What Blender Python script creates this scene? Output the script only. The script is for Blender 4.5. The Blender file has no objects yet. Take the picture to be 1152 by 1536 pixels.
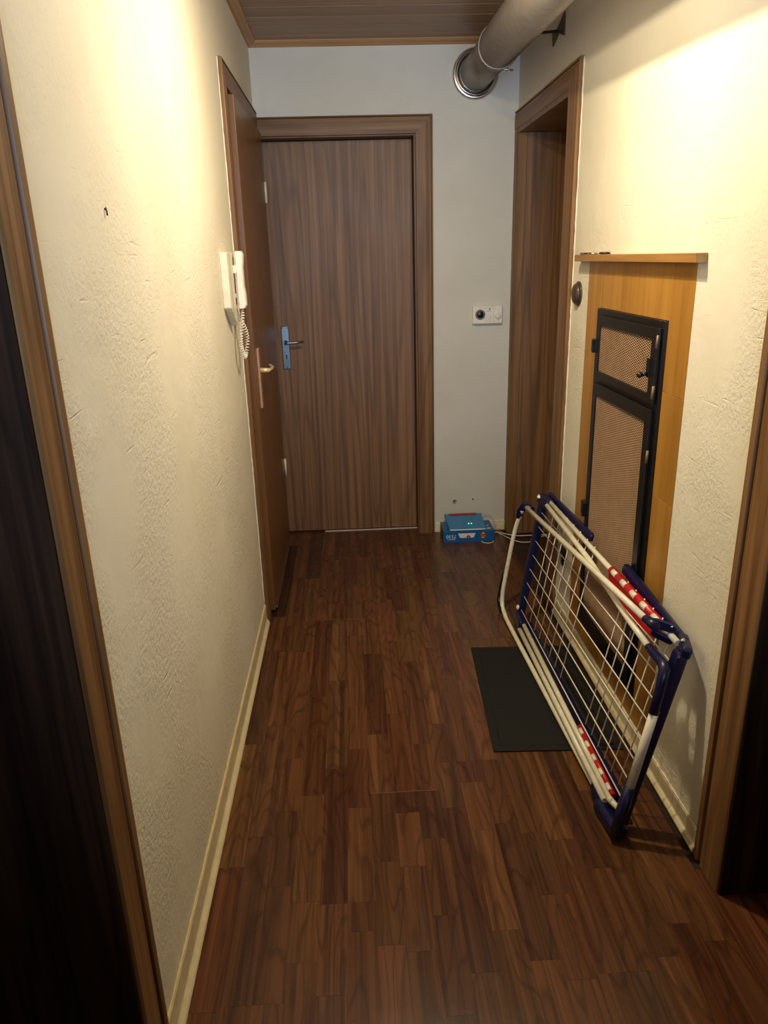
import bpy, bmesh, math, random
from mathutils import Vector, Matrix
random.seed(7)
sc = bpy.context.scene
C = sc.collection
W, YB, HC = 1.2247, 3.8216, 2.341          # corridor width, end wall, lower edge of the ceiling trim

# ------------------------------------------------------------------ camera
def camera():
    yaw, pitch, roll = .0386, .3310, -.0283
    f = Vector((math.sin(yaw)*math.cos(pitch), math.cos(yaw)*math.cos(pitch), -math.sin(pitch)))
    r = Vector((math.cos(yaw), -math.sin(yaw), 0)); u = r.cross(f)
    c, s = math.cos(roll), math.sin(roll)
    R, U = c*r + s*u, -s*r + c*u
    cd = bpy.data.cameras.new('camera'); co = bpy.data.objects.new('camera', cd); C.objects.link(co)
    m = Matrix(((R.x, U.x, -f.x, .4), (R.y, U.y, -f.y, 0), (R.z, U.z, -f.z, 1.4415), (0, 0, 0, 1)))
    co.matrix_world = m
    cd.sensor_fit = 'VERTICAL'; cd.sensor_height = 36; cd.sensor_width = 27
    cd.lens = 1111.06*36/1536; cd.clip_start = .02
    sc.camera = co
camera()

# ------------------------------------------------------------------ light and exposure
wd = bpy.data.worlds.new('world'); sc.world = wd; wd.use_nodes = True
wd.node_tree.nodes['Background'].inputs[0].default_value = (.35, .45, .7, 1)
wd.node_tree.nodes['Background'].inputs[1].default_value = .05
def light(name, kind, loc, power, col, size=.1, rot=(0, 0, 0), size_y=None):
    l = bpy.data.lights.new(name, kind); l.energy = power; l.color = col
    if kind == 'AREA':
        l.size = size
        if size_y: l.shape = 'RECTANGLE'; l.size_y = size_y
        else: l.shape = 'DISK'
    else: l.shadow_soft_size = size
    o = bpy.data.objects.new(name, l); C.objects.link(o); o.location = loc; o.rotation_euler = rot
    return o
WARM = (1, .84, .585)
light('ceiling_lamp_glow', 'AREA', (.62, 1.92, 2.26), 19, WARM, .06)
light('ceiling_lamp_bulb', 'POINT', (.62, 1.92, 2.12), 12.5, WARM, .02)
wl_ = light('cool_fill', 'AREA', (.6, -1.05, 1.6), 17., (.52, .70, 1), .9, (math.radians(104), 0, 0), .8)  # added cool fill behind the viewer, no window stands there
wl_.data.spread = math.radians(85)
sc.view_settings.view_transform = 'Standard'; sc.view_settings.look = 'None'
sc.view_settings.exposure = .12; sc.view_settings.gamma = 1; sc.view_settings.use_curve_mapping = False

# ------------------------------------------------------------------ materials
def lin(c):
    return tuple(((v/255)/12.92 if v/255 <= .04045 else ((v/255+.055)/1.055)**2.4) for v in c) + (1,)
class NT:
    def __init__(s, name):
        s.m = bpy.data.materials.new(name); s.m.use_nodes = True; s.t = s.m.node_tree
        s.b = s.t.nodes['Principled BSDF']
    def n(s, typ, ins=None, **kw):
        x = s.t.nodes.new(typ)
        for k, v in kw.items(): setattr(x, k, v)
        for k, v in (ins or {}).items():
            if isinstance(v, bpy.types.NodeSocket): s.t.links.new(v, x.inputs[k])
            else: x.inputs[k].default_value = v
        return x
    def l(s, a, b): s.t.links.new(a, b)
    def ramp(s, fac, stops):
        r = s.n('ShaderNodeValToRGB', {'Fac': fac}); e = r.color_ramp.elements
        while len(e) < len(stops): e.new(.5)
        for i, (p, c) in enumerate(stops): e[i].position = p; e[i].color = c
        return r.outputs[0]
    def math(s, op, a, b=0.): return s.n('ShaderNodeMath', {0: a, 1: b}, operation=op).outputs[0]
    def mix(s, fac, a, b, mode='MIX'):
        x = s.n('ShaderNodeMix', data_type='RGBA', blend_type=mode)
        for i, v in ((0, fac), (6, a), (7, b)):
            if isinstance(v, bpy.types.NodeSocket): s.l(v, x.inputs[i])
            else: x.inputs[i].default_value = v
        return x.outputs[2]
    def bump(s, h, strength, dist, normal=None):
        x = s.n('ShaderNodeBump', {'Height': h, 'Strength': strength, 'Distance': dist})
        if normal is not None: s.l(normal, x.inputs['Normal'])
        return x.outputs[0]
def plain(name, c, rough=.5, metal=0, spec=.5, emit=None, bump=0, alpha=None):
    k = NT(name); b = k.b
    b.inputs['Roughness'].default_value = rough; b.inputs['Metallic'].default_value = metal
    b.inputs['Specular IOR Level'].default_value = spec
    co = k.n('ShaderNodeTexCoord').outputs['Object']
    nz = k.n('ShaderNodeTexNoise', {'Vector': co, 'Scale': 35., 'Detail': 4.}).outputs['Fac']
    d = tuple(v*.86 for v in lin(c)[:3]) + (1,)
    k.l(k.ramp(nz, [(.35, d), (.65, lin(c))]), b.inputs['Base Color'])
    if bump: k.l(k.bump(nz, bump, .002), b.inputs['Normal'])
    if emit: b.inputs['Emission Color'].default_value = lin(emit[0]); b.inputs['Emission Strength'].default_value = emit[1]
    return k.m
def wood(name, dark, mid, light_, axis='Z', rough=.42, ring=9., spec=.4, tint=False, fine=1., streak=.5, spread=1., along=.55):
    k = NT(name); b = k.b
    co = k.n('ShaderNodeTexCoord').outputs['Object']
    oi = k.n('ShaderNodeObjectInfo')
    off = k.n('ShaderNodeCombineXYZ', {0: k.math('MULTIPLY', oi.outputs['Random'], 13.), 1: k.math('MULTIPLY', oi.outputs['Random'], 7.3), 2: k.math('MULTIPLY', oi.outputs['Random'], 5.1)}).outputs[0]
    p = k.n('ShaderNodeVectorMath', {0: co, 1: off}, operation='ADD').outputs[0]
    def sc3(across, along):
        v = [across]*3; v['XYZ'.index(axis)] = along
        return k.n('ShaderNodeVectorMath', {0: p, 1: tuple(v)}, operation='MULTIPLY').outputs[0]
    big = k.n('ShaderNodeTexNoise', {'Vector': sc3(5.*spread, along*spread), 'Scale': 1., 'Detail': 1.6, 'Roughness': .45}).outputs['Fac']
    rings = k.math('FRACT', k.math('MULTIPLY', big, ring))
    tri = k.math('ABSOLUTE', k.math('SUBTRACT', k.math('MULTIPLY', rings, 2.), 1.))
    fin = k.n('ShaderNodeTexNoise', {'Vector': sc3(170.*fine, 3.), 'Scale': 1., 'Detail': 3., 'Roughness': .6}).outputs['Fac']
    med = k.n('ShaderNodeTexNoise', {'Vector': sc3(38.*fine, .8), 'Scale': 1., 'Detail': 2.}).outputs['Fac']
    line = k.ramp(tri, [(0., (0, 0, 0, 1)), (.38, (1, 1, 1, 1))])
    v = k.math('ADD', k.math('MULTIPLY', fin, .42), k.math('MULTIPLY', med, .58))
    col = k.ramp(v, [(.36, lin(dark)), (.5, lin(mid)), (.66, lin(light_))])
    dk = tuple(x*.55 for x in lin(dark)[:3]) + (1,)
    inv = k.math('MULTIPLY', k.math('SUBTRACT', 1., line), streak)
    col = k.mix(inv, col, dk)
    if tint: col = k.mix(1., col, oi.outputs['Color'], 'MULTIPLY')
    k.l(col, b.inputs['Base Color'])
    rn = k.n('ShaderNodeTexNoise', {'Vector': co, 'Scale': 6., 'Detail': 3.}).outputs['Fac']
    rr = k.n('ShaderNodeMapRange', {'Value': rn, 'To Min': rough-.06, 'To Max': rough+.08}).outputs[0]
    k.l(rr, b.inputs['Roughness']); b.inputs['Specular IOR Level'].default_value = spec
    k.l(k.bump(v, .10, .001), b.inputs['Normal'])
    return k.m
def plaster(name, c, amt=1., normal_axis='X'):
    k = NT(name); b = k.b
    co = k.n('ShaderNodeTexCoord').outputs['Object']
    n1 = k.n('ShaderNodeTexNoise', {'Vector': co, 'Scale': 85., 'Detail': 5., 'Roughness': .62}).outputs['Fac']
    mask = k.n('ShaderNodeTexNoise', {'Vector': co, 'Scale': 3.2, 'Detail': 3.}).outputs['Fac']
    mk = k.n('ShaderNodeMapRange', {'Value': mask, 'From Min': .38, 'From Max': .58}).outputs[0]
    # smoother high up, rougher trowel work lower down
    zz = k.n('ShaderNodeSeparateXYZ', {0: co}).outputs[2]
    low = k.n('ShaderNodeMapRange', {'Value': zz, 'From Min': 1.95, 'From Max': 1.35}).outputs[0]
    big = k.n('ShaderNodeTexNoise', {'Vector': co, 'Scale': 9., 'Detail': 3., 'Distortion': .6}).outputs['Fac']
    rot = k.n('ShaderNodeMapping', {'Vector': co, 'Rotation': (math.radians(38), 0, 0), 'Scale': (10, 16, 150)}).outputs[0]
    scr = k.n('ShaderNodeTexNoise', {'Vector': rot, 'Scale': .55, 'Detail': 2., 'Distortion': .4}).outputs['Fac']
    sc2 = k.n('ShaderNodeMapRange', {'Value': scr, 'From Min': .66, 'From Max': .80}).outputs[0]
    pit = k.n('ShaderNodeTexVoronoi', {'Vector': k.n('ShaderNodeVectorMath', {0: co, 1: k.n('ShaderNodeTexNoise', {'Vector': co, 'Scale': 25.}).outputs['Color']}, operation='ADD').outputs[0], 'Scale': 22.}).outputs['Distance']
    pt = k.n('ShaderNodeMapRange', {'Value': pit, 'From Min': .13, 'From Max': .0}).outputs[0]
    a = k.math('MULTIPLY', k.math('MULTIPLY', n1, mk), low)
    s_ = k.math('MULTIPLY', k.math('MULTIPLY', sc2, mk), low)
    h = k.math('ADD', k.math('MULTIPLY', a, 1.0), k.math('MULTIPLY', big, .45))
    h = k.math('SUBTRACT', h, k.math('MULTIPLY', s_, .5))
    h = k.math('SUBTRACT', h, k.math('MULTIPLY', k.math('MULTIPLY', pt, mk), .8))
    k.l(k.bump(h, min(1, .8*amt), .0048*amt), b.inputs['Normal'])
    cn = k.n('ShaderNodeTexNoise', {'Vector': co, 'Scale': 2.1, 'Detail': 6., 'Roughness': .6}).outputs['Fac']
    d = tuple(v*f for v, f in zip(lin(c)[:3], (.93, .92, .87))) + (1,)
    k.l(k.ramp(cn, [(.35, d), (.62, lin(c))]), b.inputs['Base Color'])
    b.inputs['Roughness'].default_value = .75; b.inputs['Specular IOR Level'].default_value = .25
    return k.m
D_, M_, L_ = (70, 41, 26), (103, 66, 42), (128, 87, 58)
M = {}
for ax in 'XYZ':
    M['frame'+ax] = wood('brown_laminate_'+ax.lower(), (97, 66, 39), (123, 89, 54), (143, 106, 67), ax, .42, 7., fine=1.0, streak=.35, spec=.25)
M['leaf_back'] = wood('walnut_door_laminate', (98, 69, 44), (126, 91, 59), (146, 109, 72), 'Z', .5, 16., fine=1.5, streak=.45, along=.30)
M['leaf_left'] = wood('plain_brown_door_paint', (108, 72, 36), (115, 77, 39), (121, 82, 42), 'Z', .33, 2., fine=.5, streak=.05)
M['dark_jamb'] = wood('shade_darkened_walnut', (30, 18, 11), (48, 31, 20), (70, 48, 32), 'Z', .6, 12., fine=.6, streak=.6, spec=.12)  # dark walnut, lowered further so the colour carries the jambs' shade
M['stave'] = wood('floor_laminate', (104, 66, 42), (140, 95, 62), (168, 119, 80), 'Y', .27, 12., spec=.30, tint=True, fine=1.35, streak=.56, spread=2., along=.8)
M['slab'] = plain('floor_slab_brown', (45, 27, 18), .5)
M['ceil'] = wood('ceiling_board_brown', (142, 114, 90), (156, 126, 100), (166, 136, 108), 'X', .45, 3., streak=.15)
M['trimx'] = wood('ceiling_trim_wood_x', (164, 122, 78), (180, 136, 88), (192, 148, 98), 'X', .5, 3., streak=.2)
M['trimy'] = wood('ceiling_trim_wood_y', (164, 122, 78), (180, 136, 88), (192, 148, 98), 'Y', .5, 3., streak=.2)
M['pine'] = wood('orange_varnished_pine_z', (154, 107, 42), (170, 121, 50), (184, 136, 64), 'Z', .32, 3., fine=.35, streak=.16)
M['piney'] = wood('orange_varnished_pine_y', (146, 104, 54), (164, 120, 66), (182, 138, 84), 'Y', .36, 4., fine=.4, streak=.25)
M['wallL'] = plaster('cream_plaster_left', (228, 221, 200), 1.)
M['wallR'] = plaster('cream_plaster_right', (230, 224, 205), 1.)
M['wallB'] = plaster('cream_plaster_back', (214, 209, 194), .45)
M['base'] = plain('cream_baseboard_paint', (236, 222, 180), .35, bump=.2)
M['caulk'] = plain('yellowed_caulk', (214, 196, 146), .7, bump=.9)
M['lip'] = plain('white_plaster_lip', (232, 224, 200), .8, bump=.6)
M['steel'] = plain('grey_galvanised_steel', (132, 124, 114), .42, .5, bump=.05)
M['steel_b'] = plain('bright_steel', (205, 200, 190), .22, 1)
M['chrome'] = plain('brushed_aluminium', (138, 148, 152), .3, .9)
M['bronze'] = plain('dull_bronze', (132, 112, 80), .5, .3)
M['plate'] = plain('pinkish_bronze_plate', (196, 152, 116), .35, .3)
M['brassy'] = plain('polished_gold_toned_steel', (238, 214, 160), .3, .35)
M['dark_metal'] = plain('dark_grey_metal', (62, 56, 50), .5, .6)
M['black'] = plain('black_painted_steel', (18, 17, 17), .32, .0)
M['void'] = plain('shaded_interior', (20, 15, 12), .9)  # near-black colour paints the shade inside the grille cabinet
M['mesh'] = plain('tan_expanded_metal', (188, 152, 118), .45, .15)
M['ivory'] = plain('ivory_plastic', (232, 222, 192), .38)
M['ivory2'] = plain('pale_ivory_plastic', (238, 232, 212), .35)
M['tube'] = plain('cream_powder_coated_tube', (232, 226, 200), .3)
M['wire'] = plain('cream_coated_wire', (236, 226, 208), .35)
M['navy'] = plain('navy_blue_plastic', (13, 16, 60), .34)
M['red'] = plain('red_plastic', (190, 16, 22), .35)
M['mat'] = plain('black_rubber_mat', (23, 22, 20), .75, spec=.3, bump=.6)
M['box_blue'] = plain('blue_printed_card', (20, 98, 158), .4)
M['box_side'] = plain('grey_blue_printed_card', (84, 96, 110), .5)
M['router_blue'] = plain('light_blue_plastic', (60, 130, 178), .3)
M['router_red'] = plain('dark_red_plastic', (150, 36, 34), .4)
M['white'] = plain('white_print', (235, 235, 230), .5)
M['yellow'] = plain('yellow_print', (232, 190, 60), .5)
M['cable'] = plain('white_cable', (214, 200, 182), .45)
M['led'] = plain('green_led', (60, 250, 150), .4, emit=((60, 255, 140), 4))
M['cap'] = plain('dark_brown_cap', (84, 70, 58), .32, .3)
M['print'] = plain('grey_print', (120, 110, 96), .6)

# ------------------------------------------------------------------ mesh helpers
class MB:
    def __init__(s): s.v = []; s.f = []; s.sm = []
    def add(s, vs, fs, smooth=False):
        o = len(s.v); s.v += [tuple(v) for v in vs]; s.f += [tuple(i+o for i in f) for f in fs]; s.sm += [smooth]*len(fs); return s
    def box(s, x0, x1, y0, y1, z0, z1):
        x0, x1 = sorted((x0, x1)); y0, y1 = sorted((y0, y1)); z0, z1 = sorted((z0, z1))
        v = [(x, y, z) for z in (z0, z1) for y in (y0, y1) for x in (x0, x1)]
        return s.add(v, [(0, 2, 3, 1), (4, 5, 7, 6), (0, 1, 5, 4), (2, 6, 7, 3), (0, 4, 6, 2), (1, 3, 7, 5)])
    def loft(s, rings, cap=True, closed=True, smooth=False):
        n = len(rings[0]); vs = [p for r in rings for p in r]; fs = []
        for i in range(len(rings)-1):
            for j in range(n if closed else n-1):
                a, b = i*n+j, i*n+(j+1) % n
                fs.append((a, b, b+n, a+n))
        o = len(s.v); s.add(vs, fs, smooth)
        if cap:
            s.f.append(tuple(o+j for j in reversed(range(n)))); s.f.append(tuple(o+(len(rings)-1)*n+j for j in range(n))); s.sm += [False]*2
        return s
    def tube(s, pts, r, seg=12, smooth=True, cap=True):
        pts = [Vector(p) for p in pts]; rs = r if isinstance(r, (list, tuple)) else [r]*len(pts)
        rings = []; prev = None
        for i, p in enumerate(pts):
            a = pts[max(i-1, 0)]; b = pts[min(i+1, len(pts)-1)]
            if 0 < i < len(pts)-1:
                t = ((pts[i]-a).normalized() + (b-pts[i]).normalized())
                t = t.normalized() if t.length > 1e-6 else (b-pts[i]).normalized()
            else: t = (b-a).normalized()
            if prev is None:
                up = Vector((0, 0, 1)) if abs(t.z) < .9 else Vector((1, 0, 0))
                nrm = t.cross(up).normalized()
            else: nrm = (prev - t*prev.dot(t)).normalized()
            prev = nrm; bn = t.cross(nrm)
            k = 1.
            rings.append([p + (nrm*math.cos(2*math.pi*j/seg) + bn*math.sin(2*math.pi*j/seg))*rs[i]*k for j in range(seg)])
        return s.loft(rings, cap, True, smooth)
    def prism(s, poly, axis, a, b):
        """poly in the other two axes (in xyz order), extruded along axis from a to b"""
        def p(u, v, w):
            return {'X': (w, u, v), 'Y': (u, w, v), 'Z': (u, v, w)}[axis]
        return s.loft([[p(u, v, a) for u, v in poly], [p(u, v, b) for u, v in poly]])
    def lathe(s, prof, c, axis, seg=32, smooth=True):
        """prof: (radius, distance along axis); c centre; axis unit vector"""
        ax = Vector(axis).normalized(); up = Vector((0, 0, 1)) if abs(ax.z) < .9 else Vector((1, 0, 0))
        n = ax.cross(up).normalized(); b = ax.cross(n); c = Vector(c)
        rings = [[c + ax*h + (n*math.cos(2*math.pi*j/seg) + b*math.sin(2*math.pi*j/seg))*max(r, 1e-5) for j in range(seg)] for r, h in prof]
        return s.loft(rings, True, True, smooth)
def finish(name, mb, mat, parent=None, loc=None, bevel=0, kind=None, label=None, color=None, seg=2):
    base = Vector(loc) if loc is not None else Vector((0, 0, 0))
    if parent is not None: base = wpos(parent)
    me = bpy.data.meshes.new(name)
    me.from_pydata([tuple(Vector(v)-base) for v in mb.v], [], mb.f); me.validate()
    bm = bmesh.new(); bm.from_mesh(me); bmesh.ops.recalc_face_normals(bm, faces=bm.faces)
    for f in bm.faces: f.smooth = False
    bm.to_mesh(me); bm.free()
    if any(mb.sm):
        for p, sm in zip(me.polygons, mb.sm): p.use_smooth = sm
    mats = mat if isinstance(mat, list) else [mat]
    for m in mats: me.materials.append(m)
    o = bpy.data.objects.new(name, me); C.objects.link(o)
    if parent is not None: o.parent = parent
    else: o.location = base
    if bevel:
        md = o.modifiers.new('bevel', 'BEVEL'); md.width = bevel; md.segments = seg; md.limit_method = 'ANGLE'; md.angle_limit = math.radians(40)
    if kind: o['kind'] = kind
    if label: o['label'] = label
    if color: o.color = color
    return o
def wpos(o):
    p = Vector(o.location)
    while o.parent is not None: o = o.parent; p = p + Vector(o.location)
    return p
def thing(name, loc, label, cat, kind=None, group=None):
    o = bpy.data.objects.new(name, None); C.objects.link(o); o.location = loc; o.empty_display_size = .05
    o['label'] = label; o['category'] = cat
    if kind: o['kind'] = kind
    if group: o['group'] = group
    return o
def tag(o, label, cat, kind=None):
    o['label'] = label; o['category'] = cat
    if kind: o['kind'] = kind
    return o

# ------------------------------------------------------------------ setting: floor
fl = MB().box(-.25, 1.62, -1.25, 3.98, -.06, -.008)
floor = tag(finish('floor', fl, M['slab']), 'dark brown strip laminate floor of the corridor', 'floor', 'structure')
TONE = {'D': (.27, .225, .22), 'M': (.375, .335, .30), 'L': (.44, .395, .34), 'R': (.335, .285, .25), 'B': (.16, .14, .15)}
SX, SW = .0125, .0655
KN = {0: ([3.70, 2.87, 2.58, 1.99, 1.49, 1.11], 'MBMDLMM'), 1: ([2.57, 2.08, 1.59, 1.12], 'RLMDR'), 2: ([2.56, 2.41, 1.91, 1.68, 1.42, 1.12], 'MLRMDRM'),
      3: ([2.82, 2.24, 1.74, 1.37, 1.21], 'MDRLMM'), 4: ([2.81, 2.34, 1.85, 1.36, 1.13], 'RLMDLM'), 5: ([2.8, 2.67, 2.17, 1.94, 1.68, 1.36, 1.28], 'MLMMDMDR'),
      6: ([2.82, 2.52, 2.01, 1.735, 1.48], 'MMDLRM'), 7: ([2.61, 2.12, 1.735, 1.65, 1.46], 'LMRDLM'), 8: ([2.45, 1.95, 1.735, 1.55], 'MRMDR'),
      9: ([2.55, 2.05, 1.855, 1.66, 1.16], 'LLMMDM'), 10: ([1.855, 1.76, 1.57, 1.26], 'MDMLM'), 11: ([2.3, 1.855, 1.59, 1.18], 'LMRDL'),
      12: ([2.6, 2.1, 1.55, 1.35, 1.13], 'MLMDLM'), 13: ([2.6, 2.0, 1.52, 1.14], 'LMLMR'), 14: ([2.6, 1.9, 1.42, 1.14], 'MLDRM'),
      15: ([2.2, 1.7, 1.17], 'MLRL'), 16: ([2.4, 1.6, 1.25], 'MMLR'), 17: ([2.1, 1.5, 1.2], 'MRMR')}
def stave(k, y0, y1, t):
    x0 = SX+SW*k; x1 = x0+SW
    if k < 0: x0 = .0; x1 = SX
    g = .0002
    mb = MB(); zt = 0
    mb.box(x0+g/2, x1-g/2, y0+g, y1-g, -.008, zt)
    c = [v*random.uniform(.92, 1.08) for v in TONE[t]]
    finish('plank', mb, M['stave'], floor, color=(*c, 1))
for k in range(-1, 24):
    if k > 18: ytop, ys, ts = 1.36, [], ''
    elif k == 18: ytop, ys, ts = 1.40, [], ''
    else: ytop = 3.955; ys, ts = KN.get(k, ([], ''))
    ylist = list(ys); tl = list(ts)
    segs = []
    hi = ytop
    first = ylist[0] if ylist else .3
    # unknown part beyond the first joint read off the photograph
    while hi - first > .62:
        L = random.choice((.5, .36, .5, .26)) if hi < 3.95 else random.uniform(.15, .5)
        segs.append((hi-L, hi, random.choice('MMLRDM'))); hi -= L
    for i, y in enumerate(ylist):
        segs.append((y, hi, tl[i])); hi = y
    lasts = tl[-1] if tl else 'M'
    while hi > .35:
        L = random.choice((.5, .36, .24)); lo = max(hi-L, .3)
        if lo < .4: lo = .3
        segs.append((lo, hi, lasts)); hi = lo; lasts = random.choice('MLRD' if k < 17 else 'DRRM')
    for y0, y1, t in segs: stave(k, y0, y1, t)
# the light, slightly open end joints of whole laminate boards
def joint(x0, x1, y): finish('board_joint', MB().box(x0, x1, y-.0005, y+.0005, -.006, .0002), M['print'], floor)
joint(.212, .405, 2.82); joint(.405, .4062, 2.64)
joint(.409, .598, 1.735)
finish('board_joint', MB().box(.4051, .4059, 2.52, 2.82, -.006, .0002), M['print'], floor)

# ------------------------------------------------------------------ setting: walls
DL = (2.885, 3.775, 2.0)       # left far door opening y0, y1, height
NL = (.02, .925, 2.0)          # left near doorway
DR = (2.93, 3.765, 1.985)     # right far doorway
NR = (.42, 1.340, 1.985)       # right near doorway
ZC = 2.42
def wall(name, xa, xb, opens, mat, label, niche=None):
    mb = MB(); y = -1.2
    for (a, b, h) in sorted(opens):
        if niche and niche[0] < a and niche[0] > y:
            p, q, z0, z1, xd = niche
            mb.box(xa, xb, y, p, -.008, ZC); mb.box(xa, xb, p, q, z1, ZC); mb.box(xa, xb, p, q, -.008, z0); mb.box(xd, xb, p, q, z0, z1); y = q
        mb.box(xa, xb, y, a, -.008, ZC); mb.box(xa, xb, a, b, h, ZC); y = b
    mb.box(xa, xb, y, YB+.14, -.008, ZC)
    return tag(finish(name, mb, mat), label, 'wall', 'structure')
wl = wall('wall_left', -.22, 0, [NL, DL], M['wallL'], 'left corridor wall of rough cream plaster')
wr = wall('wall_right', W, W+.30, [NR, DR], M['wallR'], 'right corridor wall of rough cream plaster', (1.797, 2.615, .064, 1.411, W+.031))
DB = (-.005, .745, 1.985)
mb = MB().box(-.0, DB[1], YB, YB+.14, DB[2], ZC).box(DB[1], W, YB, YB+.14, -.008, ZC)
tag(finish('wall_back', mb, M['wallB']), 'end wall of the corridor beside and above the closed door', 'wall', 'structure')
tag(finish('wall_front', MB().box(-.22, W+.3, -1.26, -1.2, -.008, ZC), M['wallB']), 'cream wall behind the viewer', 'wall', 'structure')

# ceiling boards
ce = tag(finish('ceiling', MB().box(-.2, W+.28, -1.2, YB+.1, 2.385, 2.42), M['ceil']), 'brown boarded ceiling', 'ceiling', 'structure')
y = YB-.005; first = True
while y > -1.15:
    w = .095 if first else .1285; first = False
    finish('ceiling_board', MB().box(.003, W-.003, y-w+.0025, y-.0025, 2.362, 2.386), M['ceil'], ce, bevel=.0025)
    y -= w
# ceiling trim: small cove strip
def trim(name, pts_in, pts_out, mat, label):
    """section (offset from wall, z)"""
    sec = [(0, 2.341), (.010, 2.341), (.016, 2.346), (.030, 2.352), (.036, 2.358), (.036, 2.364), (0, 2.364)]
    r = []
    for (px, py), (nx, ny) in zip(pts_in, pts_out):
        r.append([(px+nx*o, py+ny*o, z) for o, z in sec])
    return tag(finish(name, MB().loft(r), mat), label, 'trim', 'structure')
trim('trim_1', [(0, -1.2), (0, YB)], [(1, 0), (1, -1)], M['trimy'], 'light brown ceiling strip along the left wall')
trim('trim_2', [(0, YB), (W, YB)], [(1, -1), (-1, -1)], M['trimx'], 'light brown ceiling strip over the end wall')
trim('trim_3', [(W, YB), (W, -1.2)], [(-1, -1), (-1, 0)], M['trimy'], 'light brown ceiling strip along the right wall')

# baseboards
def baseboard(name, side, y0, y1, h, label, joints=()):
    s = 1 if side == 'l' else -1; X = 0 if side == 'l' else W
    sec = [(0, 0), (.016, 0), (.017, .003), (.015, .010), (.008, .022), (.006, .027), (.006, h-.004), (.004, h), (0, h)]
    if side == 'r': sec = [(0, 0), (.016, 0), (.016, .006), (.012, .013), (.007, .018), (.006, .022), (.006, h-.003), (.004, h), (0, h)]
    root = thing(name, (X, y0, 0), label, 'baseboard', 'structure')
    cuts = [y0]+list(joints)+[y1]
    for a, b in zip(cuts, cuts[1:]):
        finish('tile' if joints else 'board', MB().loft([[(X+s*u, yy, z) for u, z in sec] for yy in (a+.0006, b-.0006)]), M['base'], root, bevel=.0006, seg=1)
    # uneven bead of caulk along the upper edge
    n = int((y1-y0)/.012); pts = []; rs = []
    for i in range(n+1):
        pts.append((X+s*.003, y0+(y1-y0)*i/n, h+.0015+random.uniform(-.0008, .0012))); rs.append(random.uniform(.002, .0036))
    finish('caulk_bead', MB().tube(pts, rs, 6), M['caulk'] if side == 'l' else M['base'], root)
    return root
baseboard('baseboard_left', 'l', 1.005, 2.812, .088, 'cream baseboard along the left wall')
baseboard('baseboard_right', 'r', 1.452, 2.805, .060, 'cream tiled baseboard along the right wall', [1.452+.15*i for i in range(1, 9)])
bb = MB().box(.828, W, YB-.010, YB, 0, .055)
br = thing('baseboard_back', (1, YB, 0), 'low cream baseboard behind the blue box', 'baseboard', 'structure')
finish('board', bb, M['base'], br, bevel=.002)

# ------------------------------------------------------------------ doors
SEC = [(0, -.004), (0, .012), (.003, .0155), (.010, .017), (.018, .0155), (.0205, .003), (.0255, .003), (.029, .0145), (.034, .016), (.070, .016), (.079, .0155), (.082, .013), (.082, -.004)]
def casing(root, plane, pos, sgn, h0, h1, zt, width=.082, top=None, depth=1., sides=None, bead=1.):
    """mitred casing around an opening; outer edges h0..h1 and zt, on plane x=pos or y=pos, out of the wall towards sgn"""
    k = width/.082; kt = (top or width)/width
    def P(h, v, z):
        return (pos+sgn*v*depth, h, z) if plane == 'x' else (h, pos+sgn*v*depth, z)
    sec = [((u*bead if u < .03 else u)*k, v) for u, v in SEC]
    for hh, d in ((h0, 1), (h1, -1)):
        if sides and d not in sides: continue
        mb = MB().loft([[P(hh+d*u, v, 0) for u, v in sec], [P(hh+d*u, v, zt-u*kt) for u, v in sec]])
        finish('casing_side', mb, M['frameZ'], root)
    a = [P(h0+u, v, zt-u*kt) for u, v in sec]; b = [P(h1-u, v, zt-u*kt) for u, v in sec]
    finish('casing_top', MB().loft([a, b]), M['frameY' if plane == 'x' else 'frameX'], root)
def lining(root, x0, x1, y0, y1, zt, mats, t=.022, sides='abt'):
    """jamb boards of a side doorway"""
    if 'a' in sides: finish('jamb', MB().box(x0, x1, y0, y0+t, 0, zt), mats[0], root, bevel=.001, seg=1)
    if 'b' in sides: finish('jamb', MB().box(x0, x1, y1-t, y1, 0, zt), mats[1], root, bevel=.001, seg=1)
    if 't' in sides: finish('lintel', MB().box(x0, x1, y0+t, y1-t, zt-t, zt), M['frameX'], root, bevel=.001, seg=1)

# door_1: closed walnut door in the end wall
d1 = thing('door_1', (.37, YB, 0), 'closed walnut-look door in the end wall of the corridor', 'door', 'structure')
casing(d1, 'y', YB, -1, -.08, .823, 2.062, sides=(-1,), bead=.38)
finish('jamb', MB().box(.735, .747, YB-.002, YB+.13, 0, 1.985), M['frameZ'], d1)
finish('lintel', MB().box(-.002, .735, YB-.002, YB+.13, 1.976, 1.987), M['frameX'], d1)
leaf = finish('door_leaf', MB().box(-.002, .732, YB+.082, YB+.122, .008, 1.972), M['leaf_back'], d1, bevel=.0015)
finish('threshold_strip', MB().box(.22, .735, YB+.070, YB+.081, 0, .004), M['cable'], d1, label='pale worn strip under the door leaf')
plate = finish('handle_plate', MB().box(.050, .091, YB+.075, YB+.083, .905, 1.122), M['chrome'], d1, bevel=.006, label='brushed aluminium handle plate')
lv = MB().lathe([(.011, 0), (.011, .012), (.009, .014), (.009, .045)], (.072, YB+.076, 1.043), (0, -1, 0), 20)
lv.tube([(.070, YB+.028, 1.043), (.085, YB+.026, 1.043), (.12, YB+.027, 1.044), (.165, YB+.030, 1.047)], [.009, .0075, .006, .0055], 12)
finish('door_handle', lv, M['chrome'], d1)
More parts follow.
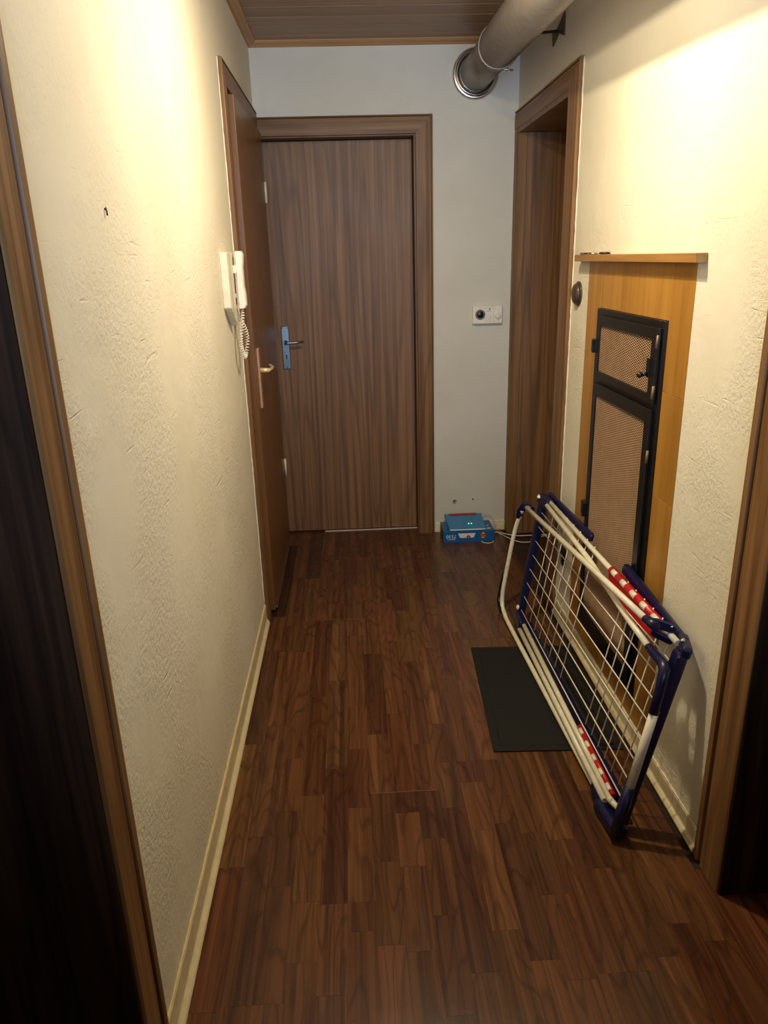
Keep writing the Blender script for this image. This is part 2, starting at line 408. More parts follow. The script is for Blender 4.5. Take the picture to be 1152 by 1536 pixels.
finish('keyhole', MB().box(.0675, .0735, YB+.0745, YB+.0758, .957, .975).lathe([(.0045, 0), (.0045, .0012)], (.0705, YB+.0758, .975), (0, -1, 0), 12), M['black'], d1)
for (sx, sz) in ((.057, 1.114), (.083, 1.114), (.0705, .914)):
    finish('screw', MB().lathe([(.0028, 0), (.0028, .0014), (.001, .002)], (sx, YB+.0757, sz), (0, -1, 0), 10), M['dark_metal'], d1)

# door_2: plain brown door in the left wall next to the corner
d2 = thing('door_2', (0, 3.3, 0), 'closed plain brown door in the left wall beside the corner', 'door', 'structure')
casing(d2, 'x', 0, 1, 2.812, 3.86, 2.083, width=.076, sides=(1,), bead=.38)
finish('jamb', MB().box(-.10, .004, 2.882, 2.90, 0, 2.0), M['frameZ'], d2)
finish('jamb', MB().box(-.10, .012, 3.77, YB-.003, 0, 2.0), M['frameZ'], d2)
finish('door_leaf', MB().box(-.012, .032, 2.912, 3.765, .012, 1.990), M['leaf_left'], d2, bevel=.002)
finish('bottom_sweep', MB().box(.0325, .040, 2.93, 3.72, .012, .024), M['steel_b'], d2, bevel=.001, label='thin bright metal strip along the foot of the door')
finish('handle_plate', MB().box(.032, .041, 2.965, 3.003, .882, 1.118), M['plate'], d2, bevel=.002)
lv = MB().lathe([(.011, 0), (.010, .02), (.009, .035)], (.038, 2.985, 1.03), (1, 0, 0), 18)
lv.tube([(.070, 2.978, 1.03), (.076, 2.992, 1.03), (.079, 3.04, 1.029), (.079, 3.085, 1.028), (.070, 3.105, 1.031), (.062, 3.112, 1.036)], [.0065, .0068, .0068, .0066, .006, .004], 14)
finish('door_handle', lv, M['brassy'], d2)
finish('keyhole', MB().lathe([(.006, 0), (.006, .004)], (.038, 2.985, .965), (1, 0, 0), 12).box(.038, .043, 2.981, 2.989, .945, .965), M['steel_b'], d2)
for z in (1.74, .42):
    finish('hinge', MB().tube([(.038, 3.752, z-.045), (.038, 3.752, z+.045)], .006, 10), M['ivory'], d2)

# door_3: deep doorway in the right wall next to the corner
d3 = thing('door_3', (W, 3.37, 0), 'deep walnut-look doorway in the right wall beside the corner', 'doorway', 'structure')
casing(d3, 'x', W, -1, 2.808, YB+.132, 2.064, width=.128, top=.078, sides=(1,), bead=.45)
finish('casing_side', MB().box(W-.015, W+.002, 3.772, YB-.002, 0, 1.985), M['frameZ'], d3, bevel=.002)
lining(d3, W-.012, W+.34, 2.914, 3.775, 1.987, (M['frameZ'], M['frameZ']), t=.02)
finish('jamb_panel', MB().box(W+.03, W+.33, 3.748, 3.756, 0, 1.967), M['leaf_back'], d3, bevel=.001)
finish('door_leaf', MB().box(W+.30, W+.338, 2.916, 3.747, .006, 1.965), M['leaf_back'], d3, bevel=.002)  # unseen leaf, added to stop light leaking through the doorway

# door_4: casing and dark jamb at the near left
d4 = thing('door_4', (0, .5, 0), 'near left doorway with grooved brown casing and dark jamb', 'doorway', 'structure')
casing(d4, 'x', 0, 1, -.06, 1.008, 2.064, width=.098)
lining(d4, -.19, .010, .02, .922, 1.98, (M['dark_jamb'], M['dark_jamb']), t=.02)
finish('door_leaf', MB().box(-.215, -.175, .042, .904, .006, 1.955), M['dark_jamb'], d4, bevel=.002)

# door_5: casing and dark opening at the near right
d5 = thing('door_5', (W, .9, 0), 'near right doorway with grooved brown casing and dark opening', 'doorway', 'structure')
casing(d5, 'x', W, -1, .32, 1.449, 2.064, width=.125, bead=.85)
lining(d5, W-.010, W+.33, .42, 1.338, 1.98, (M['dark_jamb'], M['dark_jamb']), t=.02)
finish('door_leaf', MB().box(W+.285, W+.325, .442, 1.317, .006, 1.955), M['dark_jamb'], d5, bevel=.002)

# ------------------------------------------------------------------ uneven plaster lips beside the casings
def lip(root, X, s, yy, z0, z1):
    n = int((z1-z0)/.02); pts = []; rs = []
    for i in range(n+1):
        pts.append((X+s*.001, yy+random.uniform(-.0012, .0012), z0+(z1-z0)*i/n)); rs.append(random.uniform(.0018, .0034))
    finish('plaster_lip', MB().tube(pts, rs, 5), M['lip'], root)
lip(wl, 0, 1, 2.808, .09, 2.08); lip(wr, W, -1, 2.806, .07, 2.06)

# ------------------------------------------------------------------ wooden panel with metal grille doors
PX = W-.0012; PB = W+.030
pn = thing('wooden_panel', (W, 2.2, .06), 'orange varnished pine board panel on the right wall around the black grille', 'panel')
GY0, GY1, GZ0, GZ1 = 1.93, 2.475, .140, 1.266
def pb(y0, y1, z0, z1, m='pine'): finish('board', MB().box(PX, PB, y0, y1, z0, z1), M[m], pn, bevel=.0008, seg=1)
g = .0006
pb(GY1+g, 2.6145, .066, 1.410)
pb(GY0, GY1, GZ1+g, 1.410)
pb(1.7975, GY0-g, 1.085, 1.410); pb(1.7975, GY0-g, .80, 1.085-g); pb(1.7975, GY0-g, .066, .80-g)
pb(GY0, GY1, .066, GZ0-g)
sh = finish('wall_shelf', MB().box(W-.030, W-.0002, 1.752, 2.70, 1.4105, 1.432), M['piney'], loc=(W, 2.2, 1.4105), bevel=.0015)
tag(sh, 'narrow pine shelf board above the orange wooden panel', 'shelf')

gr = thing('grille_cabinet', (W, 2.2, GZ0), 'tall black steel access frame with two tan mesh doors set in the wooden panel', 'cabinet')
FX = W-.010; GB = W+.028
mb = MB()
mb.box(FX, GB, GY0, GY0+.030, GZ0, GZ1).box(FX, GB, GY1-.024, GY1, GZ0, GZ1)
mb.box(FX, GB, GY0+.030, GY1-.024, GZ1-.03, GZ1).box(FX, GB, GY0+.030, GY1-.024, GZ0, GZ0+.03)
mb.box(FX, GB, GY0+.030, GY1-.024, 1.020, 1.056)
finish('outer_frame', mb, M['black'], gr, bevel=.001, seg=1)
finish('back_plate', MB().box(GB-.002, GB, GY0+.03, GY1-.024, GZ0+.03, GZ1-.03), M['void'], gr)
def grille_door(y0, y1, z0, z1, a0, a1, b0, b1, label):
    X0 = FX-.010
    mb = MB().box(X0, FX-.0005, y0, a0, z0, z1).box(X0, FX-.0005, a1, y1, z0, z1).box(X0, FX-.0005, a0, a1, b1, z1).box(X0, FX-.0005, a0, a1, z0, b0)
    d = finish('grille_door', mb, M['black'], gr, bevel=.0012, seg=1, label=label)
    ms = MB(); px, pz = .0225, .0073; sl = pz/px        # expanded metal: flat diamond lattice
    for sg in (1, -1):
        c = b0 - (a1-a0)*sl - pz
        while c < b1 + (a1-a0)*sl:
            # line z = c + sg*sl*(y-a0) clipped to the rectangle
            pts = []
            ya, yb = a0, a1
            f = lambda yy: c + sg*sl*(yy-a0)
            for lim in (b0, b1):
                yc = a0 + (lim-c)/(sg*sl)
                if sg*1 > 0: ya, yb = (max(ya, yc), yb) if lim == b0 else (ya, min(yb, yc))
                else: ya, yb = (ya, min(yb, yc)) if lim == b0 else (max(ya, yc), yb)
            if yb-ya > .002:
                xx = FX-.004 - (.0008 if sg > 0 else 0)
                h = .0008
                v = [(xx-.0006, ya, f(ya)-h), (xx-.0006, yb, f(yb)-h), (xx-.0006, yb, f(yb)+h), (xx-.0006, ya, f(ya)+h),
                     (xx+.0006, ya, f(ya)-h), (xx+.0006, yb, f(yb)-h), (xx+.0006, yb, f(yb)+h), (xx+.0006, ya, f(ya)+h)]
                ms.add(v, [(0, 1, 2, 3), (7, 6, 5, 4), (0, 4, 5, 1), (3, 2, 6, 7)])
            c += pz
    finish('expanded_mesh', ms, M['mesh'], d, kind='stuff')
    # grey edge line on the door
    finish('edge_line', MB().box(X0-.0006, X0+.001, y0, y1, z1-.0018, z1).box(X0-.0006, X0+.001, y0, y0+.0016, z0, z1), M['dark_metal'], d)
    return d
du = grille_door(1.945, 2.434, 1.047, 1.247, 1.985, 2.412, 1.071, 1.216, 'small upper mesh door')
dl = grille_door(1.950, 2.437, .175, 1.030, 1.988, 2.412, .215, .992, 'tall lower mesh door')
for z in (1.213, 1.080, .903, .35):
    finish('hinge', MB().tube([(FX-.013, 1.941, z-.017), (FX-.011, 1.941, z+.017)], .0038, 10), M['bronze'], gr)
finish('hook_latch', MB().box(FX-.018, FX, 2.425, 2.462, 1.128, 1.170).box(FX-.026, FX-.018, 2.425, 2.432, 1.128, 1.170), M['black'], gr, bevel=.002)
finish('hook_latch', MB().box(FX-.018, FX, 2.425, 2.468, .560, .610).box(FX-.026, FX-.018, 2.425, 2.432, .560, .610), M['black'], gr, bevel=.002)
kb = MB().box(FX-.014, FX-.010, 1.975, 1.995, 1.115, 1.165).tube([(FX-.012, 1.985, 1.125), (FX-.030, 1.985, 1.122)], .005, 10).lathe([(.0, -.009), (.006, -.007), (.009, 0), (.006, .007), (0, .009)], (FX-.034, 1.985, 1.122), (1, 0, 0), 14)
finish('knob', kb, M['black'], gr)

# small things on the shelf: two keys
def key(loc, rz, name, label, mat):
    t = thing(name, loc, label, 'key')
    x, y0, z = loc; d = Vector((0, math.cos(rz), 0)) + Vector((math.sin(rz), 0, 0)); n = Vector((d.y, -d.x, 0))
    c = Vector(loc)+Vector((0, 0, .0036))
    bow = MB(); ring = [c + (d*math.cos(a)*.011 + n*math.sin(a)*.011) for a in [2*math.pi*i/16 for i in range(17)]]
    bow.tube(ring, .0034, 8, cap=False); finish('bow', bow, mat, t)
    bl = MB(); a, b = c+d*.012, c+d*.085
    bl.tube([a, b], .0034, 8)
    for q in (.064, .072, .080):
        e = c+d*q; bl.tube([e, e+n*.007], .0022, 6)
    finish('blade', bl, mat, t)
key((W-.015, 2.42, 1.432), .12, 'door_key', 'small dark key on the shelf nearer the middle', M['dark_metal'])
key((W-.015, 2.54, 1.432), -.2, 'door_key', 'small bright key on the shelf nearer the doorway', M['steel_b'])

# round dark cap on the wall
rc = thing('vent_cover', (W, 2.725, 1.300), 'round dark brown cap on the right wall between doorway and wooden panel', 'wall fitting')
finish('base_ring', MB().lathe([(.043, 0), (.043, .004), (.041, .006), (.030, .006)], (W, 2.725, 1.300), (-1, 0, 0), 32), M['cap'], rc)
finish('dome', MB().lathe([(.037, .006), (.036, .012), (.031, .018), (.022, .021), (.008, .0225), (0, .023)], (W, 2.725, 1.300), (-1, 0, 0), 32), M['cap'], rc)

# ------------------------------------------------------------------ thermostat on the end wall
th = thing('thermostat', (1.09, YB, 1.156), 'flat ivory thermostat with a dark dial on the end wall', 'thermostat')
TY = YB-.024
finish('housing', MB().box(1.018, 1.168, TY, YB, 1.112, 1.200), M['ivory2'], th, bevel=.004)
finish('bezel', MB().lathe([(.0245, 0), (.0245, .003), (.021, .005), (.017, .004)], (1.056, TY, 1.158), (0, -1, 0), 28), M['print'], th)
finish('dial', MB().lathe([(.0165, 0), (.0165, .007), (.013, .009), (0, .009)], (1.056, TY, 1.158), (0, -1, 0), 24), M['black'], th)
finish('small_knob', MB().lathe([(.014, 0), (.014, .004), (.012, .006), (0, .006)], (1.147, TY, 1.147), (0, -1, 0), 24), M['ivory'], th)
finish('indicator', MB().lathe([(.004, 0), (.004, .0015), (0, .0015)], (1.103, TY, 1.184), (0, -1, 0), 12), M['print'], th)
finish('printed_line', MB().box(1.090, 1.110, TY-.0005, TY+.001, 1.173, 1.175), M['print'], th)
finish('seam', MB().box(1.124, 1.1245, TY-.0004, TY+.001, 1.116, 1.196).box(1.148, 1.168, TY-.0004, TY+.001, 1.164, 1.1646), M['print'], th)

# ------------------------------------------------------------------ intercom handset on the left wall
it = thing('intercom_phone', (0, 2.56, 1.35), 'cream wall intercom with handset and coiled cord beside the left door casing', 'intercom')
poly = [(2.485, 1.300), (2.485, 1.470), (2.600, 1.472), (2.600, 1.236)]
finish('body', MB().prism([(y, z) for y, z in poly], 'X', .0, .024), M['ivory'], it, bevel=.003)
finish('groove', MB().box(.0236, .0246, 2.532, 2.534, 1.272, 1.468), M['print'], it)
finish('cradle', MB().box(0, .018, 2.6005, 2.672, 1.30, 1.468), M['ivory'], it, bevel=.003)
hs = MB().loft([[(.031, 2.612, z), (.030+w, 2.612, z), (.034+w, 2.620, z), (.034+w, 2.650, z), (.030+w, 2.658, z), (.031, 2.658, z)] for z, w in ((1.290, .016), (1.30, .021), (1.335, .021), (1.36, .018), (1.42, .018), (1.445, .021), (1.462, .022), (1.474, .018))])
finish('handset', hs, M['ivory2'], it, bevel=.002)
finish('hook_switch', MB().box(.018, .034, 2.601, 2.612, 1.405, 1.43), M['ivory2'], it, bevel=.001)
finish('hook_switch', MB().box(.016, .034, 2.625, 2.640, 1.325, 1.34), M['ivory2'], it, bevel=.001)
pts = []
path = [Vector(p) for p in ((.040, 2.632, 1.288), (.036, 2.622, 1.25), (.028, 2.618, 1.20), (.026, 2.620, 1.16), (.030, 2.64, 1.128), (.034, 2.665, 1.135), (.040, 2.685, 1.18), (.034, 2.675, 1.225), (.018, 2.655, 1.262), (.014, 2.645, 1.292))]
def spline(path, n):
    out = []
    P_ = [path[0]]+path+[path[-1]]
    for i in range(1, len(P_)-2):
        for j in range(n):
            t = j/n; a, b, c, d = P_[i-1:i+3]
            out.append(.5*((2*b)+(-a+c)*t+(2*a-5*b+4*c-d)*t*t+(-a+3*b-3*c+d)*t**3))
    out.append(path[-1].copy()); return out
sp = spline(path, 40); N = len(sp); ph = 0
for i, p in enumerate(sp):
    t = (sp[min(i+1, N-1)]-sp[max(i-1, 0)]).normalized(); n = t.cross(Vector((0, 1, .01))).normalized(); b = t.cross(n)
    env = min(1, i/18, (N-1-i)/18)
    ph = i*2*math.pi/8
    pts.append(p+(n*math.cos(ph)+b*math.sin(ph))*.0065*env)
finish('coiled_cord', MB().tube(pts, .0016, 5), M['ivory2'], it)

# ------------------------------------------------------------------ stove pipe under the ceiling
PD = Vector((-.018, -1, -.052)).normalized()
PE = Vector((1.022, YB, 2.222))
sp_ = thing('stove_pipe', PE, 'grey steel stove pipe under the ceiling running into the end wall', 'pipe')
def along(d): return PE + PD*d
JT = .60
finish('pipe_section', MB().lathe([(.072, 0), (.072, JT)], PE, PD, 48), M['steel'], sp_)
finish('pipe_section', MB().lathe([(.0765, JT-.03), (.0785, JT-.028), (.0785, JT-.016), (.0765, JT-.014), (.0765, 3.6)], PE, PD, 48), M['steel'], sp_)
finish('wall_rosette', MB().lathe([(.074, .012), (.082, .014), (.085, .022), (.090, .022), (.094, .014), (.099, .016), (.103, .013), (.107, .004), (.107, 0)], PE, (0, -1, 0), 56), M['steel_b'], sp_)
finish('clamp_band', MB().lathe([(.079, JT+.0), (.0815, JT+.001), (.0815, JT+.016), (.079, JT+.017)], PE, PD, 48), M['steel'], sp_)
e = along(JT+.008)+Vector((.035, 0, -.080))
finish('clamp_bolt', MB().tube([e+Vector((-.022, 0, .002)), e+Vector((.022, 0, -.002))], .0034, 8).box(e.x-.004, e.x-.001, e.y-.008, e.y+.008, e.z-.010, e.z+.012).box(e.x+.003, e.x+.006, e.y-.008, e.y+.008, e.z-.010, e.z+.012).lathe([(.005, 0), (.005, .004)], e+Vector((-.018, 0, .002)), (1, 0, 0), 6), M['steel_b'], sp_)
ry = 3.16; rz = 2.222
finish('support_rod', MB().tube([(1.075, ry, rz-.010), (W-.002, ry, rz)], .005, 10), M['dark_metal'], sp_)
pl = [(3.066, 2.185), (3.145, 2.213), (3.220, 2.185), (3.237, 2.240), (3.190, 2.225), (3.068, 2.262)]
finish('wall_bracket', MB().prism(pl, 'X', W-.006, W-.0005), M['cap'], sp_, bevel=.001, seg=1)

# ------------------------------------------------------------------ floor mat
mt = thing('floor_mat', (1.0, 2.2, 0), 'black rubber mat on the floor under the clothes airer', 'mat')
mv = [(.819, 2.525), (1.200, 2.505), (1.184, 1.868), (.788, 1.888)]
finish('rubber_sheet', MB().loft([[(x, y, .0005) for x, y in mv], [(x, y, .005) for x, y in mv]]), M['mat'], mt, bevel=.0015)
ins = [(.845, 2.498), (1.178, 2.482), (1.162, 1.893), (.815, 1.913)]
bd = MB()
for i in range(4):
    a, b = ins[i], ins[(i+1) % 4]; bd.tube([(a[0], a[1], .005), (b[0], b[1], .005)], .0012, 6)
finish('edge_rib', bd, M['mat'], mt)

# ------------------------------------------------------------------ blue box with router and cables
def text(body, size, mat, parent, loc, rot, name, ext=.0002, ax='CENTER'):
    cu = bpy.data.curves.new(name, 'FONT'); cu.body = body; cu.size = size; cu.extrude = ext; cu.align_x = ax; cu.align_y = 'CENTER'
    tmp = bpy.data.objects.new('tmp', cu); C.objects.link(tmp); dg = bpy.context.evaluated_depsgraph_get()
    me = bpy.data.meshes.new_from_object(tmp.evaluated_get(dg)); bpy.data.objects.remove(tmp)
    o = bpy.data.objects.new(name, me); C.objects.link(o); me.materials.clear(); me.materials.append(mat)
    o.parent = parent; o.location = Vector(loc)-wpos(parent); o.rotation_euler = rot
    return o
bx = thing('cardboard_box', (.986, 3.72, 0), 'flat blue printed cardboard box on the floor at the end wall', 'box')
BX0, BX1, BY0, BY1, BH = .853, 1.122, 3.642, 3.800, .064
finish('carton', MB().box(BX0, BX1, BY0, BY1, 0, BH), M['box_blue'], bx, bevel=.0012)
finish('side_print', MB().box(BX0-.0004, BX0+.001, BY0+.004, BY1-.004, .004, BH-.004), M['box_side'], bx)
FY = BY0-.0006
rot = (math.radians(90), math.radians(180), 0)      # the carton lies upside down
text('7530', .027, M['white'], bx, (.893, FY, .036), rot, 'printed_number')
finish('printed_line', MB().box(.872, .914, FY-.0002, BY0, .0175, .0195), M['white'], bx)
tr = [(.928, .052), (1.022, .051), (1.012, .027), (.940, .026)]
finish('printed_picture', MB().prism(tr, 'Y', FY-.0002, BY0), M['white'], bx)
finish('printed_badge', MB().lathe([(.0105, 0), (.0105, .0012)], (.984, BY0, .030), (0, -1, 0), 24), M['red'], bx)
text('5', .012, M['white'], bx, (.984, FY-.0009, .030), rot, 'printed_number')
def diamond(cx, cz, w, h, m, d, nm): finish(nm, MB().prism([(cx-w, cz), (cx, cz+h), (cx+w, cz), (cx, cz-h)], 'Y', FY-d, BY0), m, bx)
diamond(1.063, .037, .019, .018, M['yellow'], .0002, 'printed_emblem')
finish('printed_emblem', MB().prism([(1.042, .037), (1.054, .045), (1.072, .045), (1.084, .037), (1.072, .029), (1.054, .029)], 'Y', FY-.0004, BY0), M['red'], bx)
text('FRITZ', .0085, M['yellow'], bx, (1.063, FY-.0006, .037), rot, 'printed_word')
finish('printed_emblem', MB().prism([(1.082, 3.672), (1.096, 3.684), (1.112, 3.672), (1.096, 3.660)], 'Z', BH, BH+.0005), M['yellow'], bx)
text('5', .026, M['white'], bx, (1.098, 3.716, BH+.0005), (0, 0, math.pi), 'printed_number')

rt = thing('router', (.98, 3.72, BH), 'blue wifi router with green lights leaning on the blue box', 'router')
# wedge body: front edge low, back edge high
def rq(yf, zf, x0, x1): return (yf, zf, x0, x1)
prof = [(3.652, BH+.002), (3.650, BH+.010), (3.772, BH+.052), (3.780, BH+.050), (3.782, BH+.040), (3.70, BH+.002)]
ra = [(.884-.012*(y-3.65)/.13, y, z) for y, z in prof]; rb_ = [(1.079-.006*(y-3.65)/.13+.0, y, z) for y, z in prof]
finish('housing', MB().loft([ra, rb_]), M['router_blue'], rt, bevel=.003)
finish('front_lip', MB().tube([(.886, 3.649, BH+.0055), (.900, 3.647, BH+.0055), (1.06, 3.647, BH+.0055), (1.077, 3.649, BH+.0055)], .0035, 8), M['white'], rt)
finish('red_strip', MB().loft([[(.895, 3.757, BH+.0475), (.895, 3.771, BH+.0525), (.895, 3.771, BH+.0545), (.895, 3.757, BH+.0495)], [(1.045, 3.757, BH+.0475), (1.045, 3.771, BH+.0525), (1.045, 3.771, BH+.0545), (1.045, 3.757, BH+.0495)]]), M['router_red'], rt)
for x in (.9925, 1.007):
    finish('status_light', MB().lathe([(.0028, 0), (.0028, .0012), (0, .0016)], (x, 3.690, BH+.0238), (0, -.32, 1), 12), M['led'], rt)

cb = thing('power_cable', (1.13, 3.72, .005), 'white cable looping from the blue box along the floor into the doorway', 'cable')
def cable(pts, r, nm='cord'): finish(nm, MB().tube(spline([Vector(p) for p in pts], 10), r, 8), M['cable'], cb)
cable([(1.126, 3.70, .020), (1.150, 3.745, .012), (1.185, 3.735, .008), (1.25, 3.700, .004), (1.34, 3.695, .004), (1.50, 3.70, .004)], .0032)
cable([(1.055, 3.637, .004), (1.060, 3.618, .004), (1.085, 3.608, .004), (1.110, 3.618, .004), (1.116, 3.637, .004)], .003)
cable([(1.126, 3.73, .006), (1.160, 3.755, .004), (1.235, 3.62, .004), (1.30, 3.60, .004), (1.36, 3.66, .004), (1.45, 3.69, .004)], .003)
cable([(1.073, 3.79, .095), (1.105, 3.800, .105), (1.140, 3.795, .085), (1.150, 3.780, .045), (1.135, 3.765, .008)], .0016)

# ------------------------------------------------------------------ clothes airer leaning on the right wall
P0 = Vector((1.055, 1.545, .022)); Q0 = Vector((1.04, 2.65, .022)); R0 = Vector((1.176, 1.555, .535)); S0 = Vector((1.138, 2.70, .535))
NV = -((Q0-P0).cross(R0-P0)).normalized()
if NV.x > 0: NV = -NV
def F(s, t, o=0.): return (P0*(1-s)+Q0*s)*(1-t) + (R0*(1-s)+S0*s)*t + NV*o
ar = thing('clothes_airer', (1.1, 2.1, 0), 'folded wing clothes airer with cream wires and navy blue ends leaning on the right wall', 'clothes airer')
def bar(a, b, w, d, name, mat=M['navy'], bev=.006, wx=None):
    """rectangular bar between two points; w along the frame, d through it"""
    a, b = Vector(a), Vector(b); t = (b-a).normalized(); n = (NV-t*NV.dot(t)).normalized(); u = t.cross(n)
    ring = lambda p, k=1: [p+u*w/2*k+n*d/2, p-u*w/2*k+n*d/2, p-u*w/2*k-n*d/2, p+u*w/2*k-n*d/2]
    return finish(name, MB().loft([ring(a, .8), ring(a+t*.012), ring(b-t*.012), ring(b, .8)]), mat, ar, bevel=bev)
bar(F(0, -.035), F(0, .97), .036, .030, 'end_bar')
bar(F(1.03, -.015), F(1.03, 1.0), .036, .030, 'end_bar')
for i in range(8):
    t = .112+.111*i
    finish('long_wire', MB().tube([F(1.02, t, .004), F(.01, t, .004)], .0021, 6), M['wire'], ar)
for s in [.060+.0495*i for i in range(6)] + [.545+.0615*i for i in range(7)]:
    finish('cross_wire', MB().tube([F(s, .125, -.002), F(s, 1.02, -.002)], .0019, 6), M['wire'], ar)
# fixed rails, top and bottom
finish('top_rail', MB().tube([F(.97, 1.005), F(.02, .985)], .0085, 14), M['tube'], ar)
finish('bottom_rail', MB().tube([F(.915, .085, .018), F(.03, .060, .018)], .0085, 14), M['tube'], ar)
finish('bottom_rail', MB().tube([F(.94, .030, .024), F(.05, .035, .026)], .0088, 14), M['tube'], ar)
bar(F(.97, .062, -.012), F(.02, .062, -.012), .040, .022, 'lower_profile')
# wing frame folded on the near side (U of tube with navy elbow)
wf = [F(.925, 1.0, .026), F(.5, .965, .030), F(.2, .90, .030), F(.075, .885, .030)]
finish('wing_tube', MB().tube(wf, .0088, 14), M['tube'], ar)
el = [F(.078, .885, .030), F(.04, .886, .032), F(.0, .888, .033), F(-.014, .874, .034), F(-.018, .82, .034), F(-.021, .76, .033), F(-.026, .66, .032)]
finish('elbow', MB().tube(el, [.0118, .0125, .0135, .0145, .0135, .0125, .012], 16), M['navy'], ar, label='navy blue plastic corner elbow')
finish('wing_tube', MB().tube([F(-.024, .68, .030), F(-.032, .25, .028)], .0115, 14), M['ivory2'], ar, label='white sleeve on the near end')
finish('elbow', MB().tube([F(-.031, .26, .028), F(-.036, .12, .027), F(-.036, -.01, .026)], [.0135, .015, .014], 14), M['navy'], ar)
# red slotted guards
def guard(s0, s1, ta, tb, o, n, r, nm='peg_guard', slab=True):
    a, b = F(s0, ta, o), F(s1, tb, o)
    g_ = finish(nm, MB().tube([a, b], r, 16), M['red'], ar, label='red slotted plastic guard')
    for i in range(n):
        f0 = (i+.28)/n; f1 = (i+.72)/n
        d = NV*.0035
        finish('white_slot', MB().tube([a.lerp(b, f0)+d+Vector((0, 0, .002)), a.lerp(b, f1)+d+Vector((0, 0, .002))], r*.80, 12), M['tube'], g_)
guard(.405, .095, .995, .987, .0, 5, .0125)
tb_ = MB().loft([[F(s, t, o) for t, o in ((.985, -.004), (.985, .006), (t2, .004), (t2, -.004))] for s, t2 in ((.41, .955), (.36, .90), (.20, .885), (.115, .90), (.10, .955))])
finish('guard_flange', tb_, M['red'], ar)
guard(.315, .045, .093, .078, .010, 5, .0078)
# folded leg (U) standing off the frame at the far end
lg = [Vector(p) for p in ((1.1275, 1.668, .548), (1.112, 1.99, .530), (1.078, 2.775, .480))]
finish('leg_tube', MB().tube(lg, .009, 14), M['tube'], ar)
side = [Vector(p) for p in ((1.066, 2.800, .462), (1.060, 2.812, .435), (1.042, 2.830, .345), (1.010, 2.835, .135), (1.002, 2.832, .075), (.999, 2.815, .036), (.999, 2.77, .020), (1.003, 2.60, .014), (1.036, 1.68, .022))]
finish('leg_tube', MB().tube(spline(side, 6), .0088, 14), M['tube'], ar)
finish('leg_joint', MB().tube([(1.096, 2.755, .478), (1.078, 2.80, .482), (1.062, 2.812, .455), (1.056, 2.816, .425)], [.011, .017, .0155, .010], 14), M['navy'], ar)
finish('rubber_foot', MB().tube(spline([Vector(p) for p in ((1.012, 2.850, .165), (1.000, 2.858, .085), (.992, 2.846, .040), (.992, 2.79, .018))], 4), .0095, 12), M['black'], ar)
finish('leg_joint', MB().tube([(1.1275, 1.672, .5475), (1.130, 1.648, .551), (1.134, 1.622, .551)], [.012, .0135, .012], 16), M['navy'], ar)
bar((1.128, 1.640, .558), (1.180, 1.612, .546), .026, .008, 'leg_joint')
bar((1.130, 1.640, .530), (1.176, 1.610, .512), .022, .010, 'leg_joint')
finish('rivet', MB().lathe([(.005, 0), (.005, .003), (.003, .004), (0, .004)], (1.172, 1.617, .553), (-.5, -.2, .85), 14), M['steel_b'], ar)
# bottom near joint
bar((1.038, 1.690, .026), (1.032, 1.590, .022), .034, .030, 'leg_joint')
bar((1.030, 1.625, .020), (1.044, 1.500, .024), .036, .046, 'leg_joint', bev=.010)
finish('end_plug', MB().tube([F(.045, .060, .020), F(.02, .062, .012), F(.005, .045, .002)], [.0088, .008, .004], 10), M['tube'], ar)
# far joints
bar(F(1.05, .985, .004), F(.955, .985, .004), .040, .034, 'frame_joint')
bar(F(1.04, .06, .004), F(.93, .06, .014), .040, .036, 'frame_joint')
finish('pivot_cap', MB().lathe([(.012, 0), (.012, .003), (.008, .005), (0, .005)], F(1.03, 1.0, .018), (-.5, -.2, .8), 16), M['ivory2'], ar)
finish('pivot_cap', MB().lathe([(.010, 0), (.010, .003), (.007, .005), (0, .005)], F(1.02, .125, .018), (-.9, -.2, .3), 16), M['ivory2'], ar)
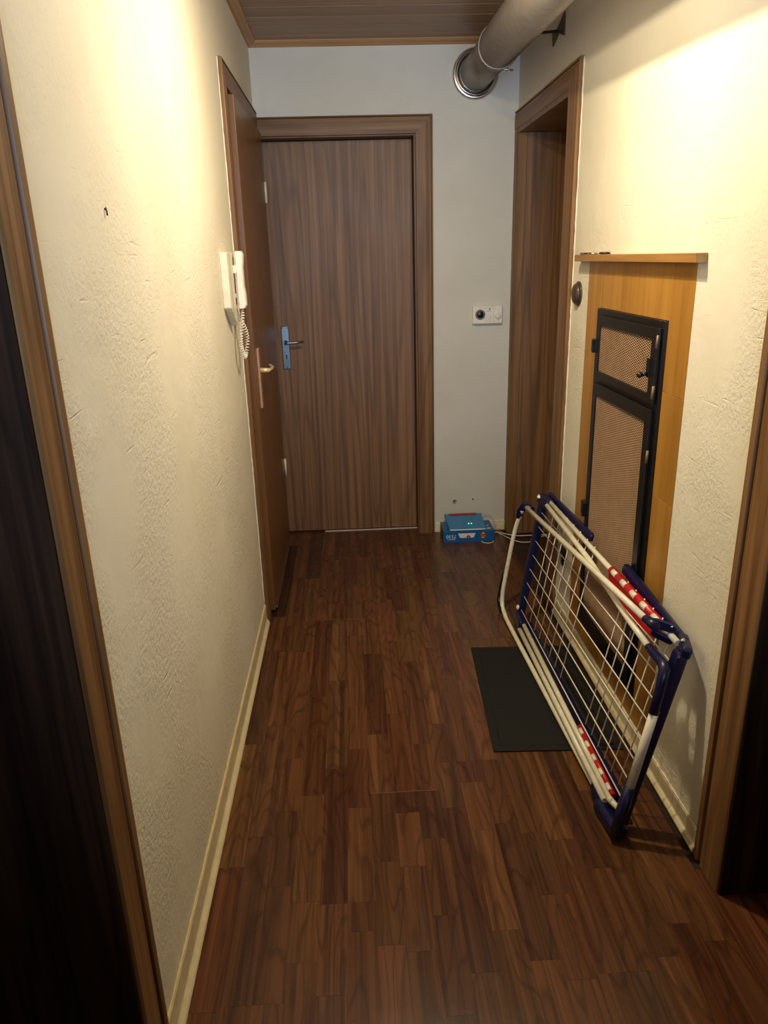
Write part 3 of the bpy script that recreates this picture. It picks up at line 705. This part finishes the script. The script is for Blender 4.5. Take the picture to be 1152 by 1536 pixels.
# hinge blades along the top on the wall side
bar((1.163, 2.76, .536), (1.180, 2.275, .536), .030, .016, 'hinge_blade')
bl = bar((1.191, 2.00, .548), (1.193, 1.575, .520), .034, .018, 'hinge_blade')
bar((1.199, 1.62, .520), (1.176, 1.535, .520), .034, .026, 'hinge_joint')
finish('rivet', MB().lathe([(.006, 0), (.006, .003), (.004, .0045), (0, .005)], (1.178, 1.565, .542), (-.4, -.3, .85), 14), M['steel_b'], ar)
finish('rivet', MB().lathe([(.004, 0), (.004, .003), (0, .004)], (1.037, 1.500, .040), (-.6, -.8, .1), 12), M['steel_b'], ar)

# ------------------------------------------------------------------ small wall marks
nh = thing('wall_nail', (0, 1.354, 1.529), 'tiny dark nail in the left wall', 'nail')
finish('shank', MB().tube([(0, 1.354, 1.531), (.003, 1.354, 1.528), (.0035, 1.354, 1.520)], .0015, 8), M['dark_metal'], nh)
finish('head', MB().lathe([(.0024, 0), (.0024, .001), (0, .0015)], (.002, 1.354, 1.531), (1, 0, 0), 10), M['dark_metal'], nh)
wh = thing('wall_hook', (.93, YB, .17), 'small metal ring hook low on the end wall above the blue box', 'hook')
finish('ring', MB().tube([(.935+.010*math.cos(a), YB-.0035, .172+.009*math.sin(a)) for a in [math.pi*2*i/14 for i in range(13)]], .0014, 6), M['dark_metal'], wh)
finish('plug', MB().lathe([(.004, 0), (.004, .003), (0, .004)], (.935, YB, .172), (0, -1, 0), 10), M['dark_metal'], wh)
wp = thing('wall_plug', (1.03, YB, .175), 'tiny dark drilled hole with plug at the right of the ring hook', 'wall plug')
finish('plug', MB().lathe([(.0042, 0), (.0042, .001), (.003, .0015), (0, .0006)], (1.035, YB, .180), (0, -1, 0), 10), M['dark_metal'], wp)
bf = thing('cable_outlet', (W, 2.74, .30), 'small black cable outlet low on the right wall between doorway casing and wooden panel', 'outlet')
finish('cover', MB().box(W-.008, W, 2.690, 2.770, .285, .325), M['black'], bf, bevel=.003)
finish('spout', MB().box(W-.014, W-.007, 2.695, 2.722, .255, .300), M['black'], bf, bevel=.003)
